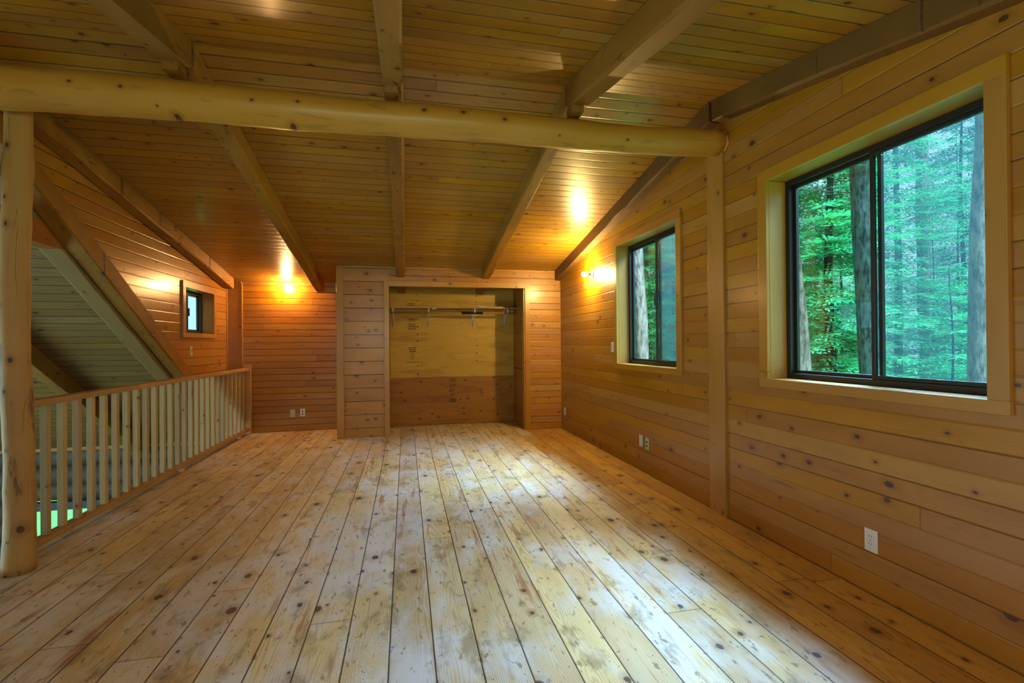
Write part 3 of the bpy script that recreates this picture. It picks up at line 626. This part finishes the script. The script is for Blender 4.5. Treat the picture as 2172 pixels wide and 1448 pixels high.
def frame_sq(bm, x, z, w, h, y, t=0.004):
    for a in ((x - w / 2, x + w / 2, z - h / 2, z - h / 2 + t), (x - w / 2, x + w / 2, z + h / 2 - t, z + h / 2), (x - w / 2, x - w / 2 + t, z - h / 2, z + h / 2), (x + w / 2 - t, x + w / 2, z - h / 2, z + h / 2)):
        vs = [bm.verts.new(p) for p in ((a[0], y, a[2]), (a[1], y, a[2]), (a[1], y, a[3]), (a[0], y, a[3]))]; bm.faces.new(vs)
kr0 = random.Random(9)
def stamp(parent, x, z0, lines, y, flip=False):
    bm = bmesh.new(); z = z0
    for s, h, fr_ in lines:
        if s == '~':
            a = x - kr0.uniform(.045, .07)
            while a < x + .055:
                l_ = kr0.uniform(.006, .02); vs = [bm.verts.new(p) for p in ((a, y, z - h * .3), (a + l_, y, z - h * .3), (a + l_, y, z + h * .3), (a, y, z + h * .3))]; bm.faces.new(vs); a += l_ + .005
        elif s:
            text_mesh(bm, s, x, z, h, y, flip=flip, sx=1.15)
            if fr_: frame_sq(bm, x, z, fr_[0], fr_[1], y)
        z -= max(h, fr_[1] if fr_ else 0) * 1.22
    put(bm, 'stamp', ink_m, parent)
ty = PY - 0.002
U = ('~', .014, None); U2 = ('~', .020, None)
stamp(up_, 0.085, 1.945, [('~', .022, None), U], ty)
stamp(up_, 0.095, 1.70, [U, ('APA', .042, (.12, .045)), U, U, U, U2, U, U], ty)
stamp(up_, 0.10, 1.245, [U2, U, U, U2, ('1', .035, (.052, .05)), ('', .012, None), ('0', .035, (.052, .05)), ('', .008, None), ('[ 0 ]  [ 5 ]', .036, None)], ty)
ty2 = PY - 0.008
stamp(lo_, 0.735, 0.735, [U, U, ('APA', .034, (.11, .044)), U, U, ('[ 1 ] [ 8 ]', .042, None), ('', .006, None), ('4', .034, (.052, .05)), ('', .008, None), ('1', .034, (.052, .05)), ('', .008, None), U, U, U, U2], ty2, flip=True)
kr = random.Random(5)
def marks(parent, spots, y):
    bm = bmesh.new()
    for x, z, r in spots: lathe(bm, [(0, 0.001), (r * .8, 0.001), (r, 0.0)], (x, y, z), (0, -1, 0), 10)
    put(bm, 'nail_mark', slot_m, parent)
marks(up_, [(0.185, z, kr.uniform(.006, .012)) for z in (2.09, 1.99, 1.70, 1.58, 1.46, 1.35, 1.06, .95, .83)] + [(1.135 + kr.uniform(-.005, .005), z, kr.uniform(.006, .011)) for z in (2.08, 1.98, 1.62, 1.46, 1.36, 1.27, 1.15, 1.02, .855)], PY)
marks(lo_, [(.03, .30, .006), (.38, .55, .009), (.40, .68, .006), (.33, .48, .008), (.5, .47, .006), (.38, .36, .008), (.9, .46, .007), (.86, .40, .012), (.9, .2, .007), (1.32, .37, .007), (1.28, .2, .006), (1.2, .55, .01), (1.22, .46, .01)], PY - .006)
SH = 1.872
o = box('shelf_board', OX0 - 0.02, OX1, 7.44, PY, SH - 0.018, SH, trim_x, None, 0.001); tag(o, 'pine shelf board across the closet', 'shelf')
bm = bmesh.new(); tube(bm, [(OX0 - 0.02, 7.50, SH - 0.085), (OX1, 7.50, SH - 0.085)], [0.016, 0.016], 16); rd = put(bm, 'closet_rod', rod_m); tag(rd, 'wooden hanging rod under the closet shelf', 'closet rod')
bm = bmesh.new(); tube(bm, [(0.86, 7.50, SH - 0.085), (1.20, 7.50, SH - 0.085)], [0.022, 0.022], 16); put(bm, 'black_sleeve', sleeve_m, rd)
bn = ['leftmost, at the left jamb', 'second from the left', 'behind the black sleeve on the rod', 'rightmost, near the right side wall']
for i, x in enumerate((-0.19, 0.35, 1.07, 1.60)):
    r = empty('shelf_bracket', (x, PY, SH - 0.018)); w = 0.012
    for nm, b in (('wall_leg', (-w, w, -0.006, 0, -0.28, 0)), ('shelf_arm', (-w, w, -0.29, 0, -0.006, 0))):
        bm = bmesh.new(); bx(bm, *b); put(bm, nm, bracket_m, r, 0.001)
    bm = bmesh.new(); tube(bm, [(0, -0.004, -0.27), (0, -0.25, -0.02)], [0.009, 0.009], 8); put(bm, 'brace', bracket_m, r)
    bm = bmesh.new(); tube(bm, [(0, -0.235 - 0.028 * math.cos(a) , -0.067 - 0.026 * math.sin(a)) for a in [math.pi * k / 8 for k in range(9)]], [0.006] * 9, 8); bx(bm, -w, w, -0.275, -0.245, -0.06, 0); put(bm, 'rod_hook', bracket_m, r)
    tag(r, 'white steel shelf and rod bracket in the closet, ' + bn[i], 'bracket', 'closet shelf brackets')
bm = bmesh.new(); tube(bm, [(1.10, 7.46, SH + .014), (1.16, 7.46, SH + .014), (1.17, 7.46, SH + .010), (1.52, 7.46, SH + .009)], [.012, .012, .008, .007], 10)
tag(put(bm, 'white_tube', bracket_m), 'short white metal tube lying on the closet shelf', 'tube')
o = box('price_tag', 0.40, 0.47, 7.437, 7.44, SH - 0.035, SH - 0.018, ivory_pl, None, 0); tag(o, 'small yellow tag on the closet shelf edge', 'tag')

# ------------------------------------------------------------------ outdoors
bm = bmesh.new(); bx(bm, -60, 90, -60, 90, -3.1, -3.0)
struct(put(bm, 'ground', grass_m), 'green lawn around the cabin')
tr_ = random.Random(21)
def bough(bm, base, yawd, ln, droop, rnd, wid=1.0, tw=26):
    d = Vector((math.cos(yawd), math.sin(yawd), 0)); s = Vector((-d.y, d.x, 0)); prev = base
    def at_(t): return base + d * ln * t + Vector((0, 0, -droop * ln * (t ** 1.3) + 0.10 * ln * t * t))
    n_t = max(5, int(tw * min(1.0, 0.35 + ln / 3.0)))
    for k in range(n_t):
        t = 0.08 + 0.92 * (k + rnd.random()) / n_t; p = at_(t); sd = 1 if k % 2 else -1
        L_ = ln * (0.36 * (1 - t) + 0.09) * rnd.uniform(.7, 1.25) * wid
        dr = (d * 0.8 + s * sd * rnd.uniform(.5, 1.0) + Vector((0, 0, rnd.uniform(-.3, .1)))).normalized()
        sd2 = dr.cross(Vector((rnd.uniform(-.4, .4), rnd.uniform(-.4, .4), 1))).normalized(); q_n = max(2, int(L_ / 0.08))
        for j_ in range(q_n):
            b_ = p + dr * L_ * (j_ / q_n) + Vector((0, 0, -0.06 * L_ * (j_ / q_n) ** 2))
            e_ = (dr + sd2 * (0.75 if j_ % 2 else -0.75) * (1 - 0.5 * j_ / q_n) + Vector((0, 0, rnd.uniform(-.15, .15)))).normalized()
            l2 = rnd.uniform(.12, .24) * (1.1 - 0.4 * j_ / q_n); w2 = e_.cross(sd2.cross(dr)).normalized() * rnd.uniform(.014, .026)
            vs = [bm.verts.new(v) for v in (b_, b_ + e_ * l2 * .4 + w2, b_ + e_ * l2, b_ + e_ * l2 * .4 - w2)]; bm.faces.new(vs).material_index = 0
def conifer_mesh(seed, H_, rbase, zlo, step, nb, tw, tr0=0.16):
    rnd = random.Random(seed); bm = bmesh.new(); z = zlo
    while z < H_ - 0.15:
        f = (z - zlo) / (H_ - zlo); ln = rbase * (1 - f) ** 0.8 * rnd.uniform(.75, 1.15) + 0.12
        for b in range(nb):
            bough(bm, Vector((0, 0, z + rnd.uniform(-.1, .1))), rnd.uniform(0, 2 * math.pi), ln * rnd.uniform(.7, 1.1), rnd.uniform(.12, .42), rnd, tw=tw)
        z += step * rnd.uniform(.8, 1.2)
    fol = bpy.data.meshes.new('foliage'); bm.to_mesh(fol); bm.free()
    bm = bmesh.new(); n = 12; tube(bm, [(0.03 * math.sin(k), 0.03 * math.cos(k * 1.3), H_ * k / n) for k in range(n + 1)], [tr0 * (1 - 0.93 * k / n) for k in range(n + 1)], 10, .05, rnd)
    tk = bpy.data.meshes.new('trunk'); bm.to_mesh(tk); bm.free()
    return fol, tk
def tree(name, x, y, meshes, leafm, barkm, sc, rz, label, group=None, zb=-3.0):
    r = empty(name, (x, y, zb)); r.scale = (sc, sc, sc); r.rotation_euler = (0, 0, rz)
    for nm, me, mt in (('foliage', meshes[0], leafm), ('trunk', meshes[1], barkm)):
        if not me.materials: me.materials.append(mt)
        o = bpy.data.objects.new(nm, me); C.objects.link(o); o.parent = r
        o.material_slots[0].link = 'OBJECT'; o.material_slots[0].material = mt
    tag(r, label, 'tree', group); return r
fir_d = conifer_mesh(1, 14.0, 2.6, 1.0, 0.20, 9, 34, 0.14)
fir_a = conifer_mesh(2, 15.0, 2.3, 0.6, 0.25, 8, 26, 0.11)
fir_b = conifer_mesh(3, 17.0, 2.5, 1.2, 0.30, 8, 24, 0.11)
fir_s = conifer_mesh(4, 7.0, 1.6, 0.3, 0.20, 7, 20, 0.06)
def ray(u, v, dist):
    x3 = (u - 1086) / 1009.9; z3 = -(v - 724) / 1009.9
    d = (r2 * x3 + u2 * z3 + fwd).normalized(); return Vector((0, 0, 1.3)) + d * dist
def spot(u, dist):  # ground position seen in the direction of a photo column
    p = ray(u, 724, dist); return p.x, p.y
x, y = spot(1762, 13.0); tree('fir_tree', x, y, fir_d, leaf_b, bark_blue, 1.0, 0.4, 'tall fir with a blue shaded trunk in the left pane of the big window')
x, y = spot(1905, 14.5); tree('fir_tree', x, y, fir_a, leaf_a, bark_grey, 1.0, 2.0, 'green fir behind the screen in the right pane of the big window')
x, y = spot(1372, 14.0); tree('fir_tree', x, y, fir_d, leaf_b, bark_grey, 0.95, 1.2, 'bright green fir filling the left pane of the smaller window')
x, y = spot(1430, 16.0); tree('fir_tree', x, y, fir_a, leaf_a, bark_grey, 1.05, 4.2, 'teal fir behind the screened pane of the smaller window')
def bare(name, pix, dist, rads, m, label):
    bm = bmesh.new(); rnd = random.Random(int(pix[0][0])); pts = [ray(u, v, dist / 1.0) for u, v in pix]
    # straight trunk through the pixel directions, continued down to the ground and up
    a, b = Vector(pts[0]), Vector(pts[-1]); d = (b - a).normalized(); t0 = (-3.0 - b.z) / d.z
    lo_p = b + d * t0; n = 16; top = a - d * 9
    P = [lo_p.lerp(top, k / n) + Vector((rnd.uniform(-.02, .02), rnd.uniform(-.02, .02), 0)) for k in range(n + 1)]
    c = lo_p.copy(); tube(bm, [p - c for p in P], [rads * (1.15 - 0.6 * k / n) for k in range(n + 1)], 14, .05, rnd)
    r = empty(name, c); put(bm, 'trunk', m, r)
    bm = bmesh.new()
    for k in range(46):
        f = 0.45 + 0.55 * k / 46; p = lo_p.lerp(top, f) - c; an = rnd.uniform(0, 6.28)
        bough(bm, p, an, rnd.uniform(.9, 2.0), rnd.uniform(-.05, .3), rnd, tw=18)
        e = p + Vector((math.cos(an), math.sin(an), -.15)) * .9; tube(bm, [p, e], [.02, .008], 4, 0, None, True, 1)
    put(bm, 'foliage', [leaf_c, m], r)
    tag(r, label, 'tree')
bare('pine_tree', [(1822, 345), (1850, 800)], 9.5, 0.16, bark_grey, 'big grey pine trunk just left of the centre bar of the big window')
bare('pine_tree', [(1682, 500), (1704, 800)], 9.0, 0.11, bark_warm, 'leaning mossy trunk at the lower left corner of the big window')
bare('pine_tree', [(1350, 540), (1363, 760)], 9.0, 0.115, bark_warm, 'scaly grey trunk at the left edge of the smaller window')
bare('pine_tree', [(2092, 400), (2082, 800)], 8.0, 0.13, bark_warm, 'pinkish trunk at the right edge of the big window behind the screen')
bare('pine_tree', [(1958, 450), (1966, 800)], 16.0, 0.15, bark_warm, 'slim pale trunk seen through the screened pane of the big window')
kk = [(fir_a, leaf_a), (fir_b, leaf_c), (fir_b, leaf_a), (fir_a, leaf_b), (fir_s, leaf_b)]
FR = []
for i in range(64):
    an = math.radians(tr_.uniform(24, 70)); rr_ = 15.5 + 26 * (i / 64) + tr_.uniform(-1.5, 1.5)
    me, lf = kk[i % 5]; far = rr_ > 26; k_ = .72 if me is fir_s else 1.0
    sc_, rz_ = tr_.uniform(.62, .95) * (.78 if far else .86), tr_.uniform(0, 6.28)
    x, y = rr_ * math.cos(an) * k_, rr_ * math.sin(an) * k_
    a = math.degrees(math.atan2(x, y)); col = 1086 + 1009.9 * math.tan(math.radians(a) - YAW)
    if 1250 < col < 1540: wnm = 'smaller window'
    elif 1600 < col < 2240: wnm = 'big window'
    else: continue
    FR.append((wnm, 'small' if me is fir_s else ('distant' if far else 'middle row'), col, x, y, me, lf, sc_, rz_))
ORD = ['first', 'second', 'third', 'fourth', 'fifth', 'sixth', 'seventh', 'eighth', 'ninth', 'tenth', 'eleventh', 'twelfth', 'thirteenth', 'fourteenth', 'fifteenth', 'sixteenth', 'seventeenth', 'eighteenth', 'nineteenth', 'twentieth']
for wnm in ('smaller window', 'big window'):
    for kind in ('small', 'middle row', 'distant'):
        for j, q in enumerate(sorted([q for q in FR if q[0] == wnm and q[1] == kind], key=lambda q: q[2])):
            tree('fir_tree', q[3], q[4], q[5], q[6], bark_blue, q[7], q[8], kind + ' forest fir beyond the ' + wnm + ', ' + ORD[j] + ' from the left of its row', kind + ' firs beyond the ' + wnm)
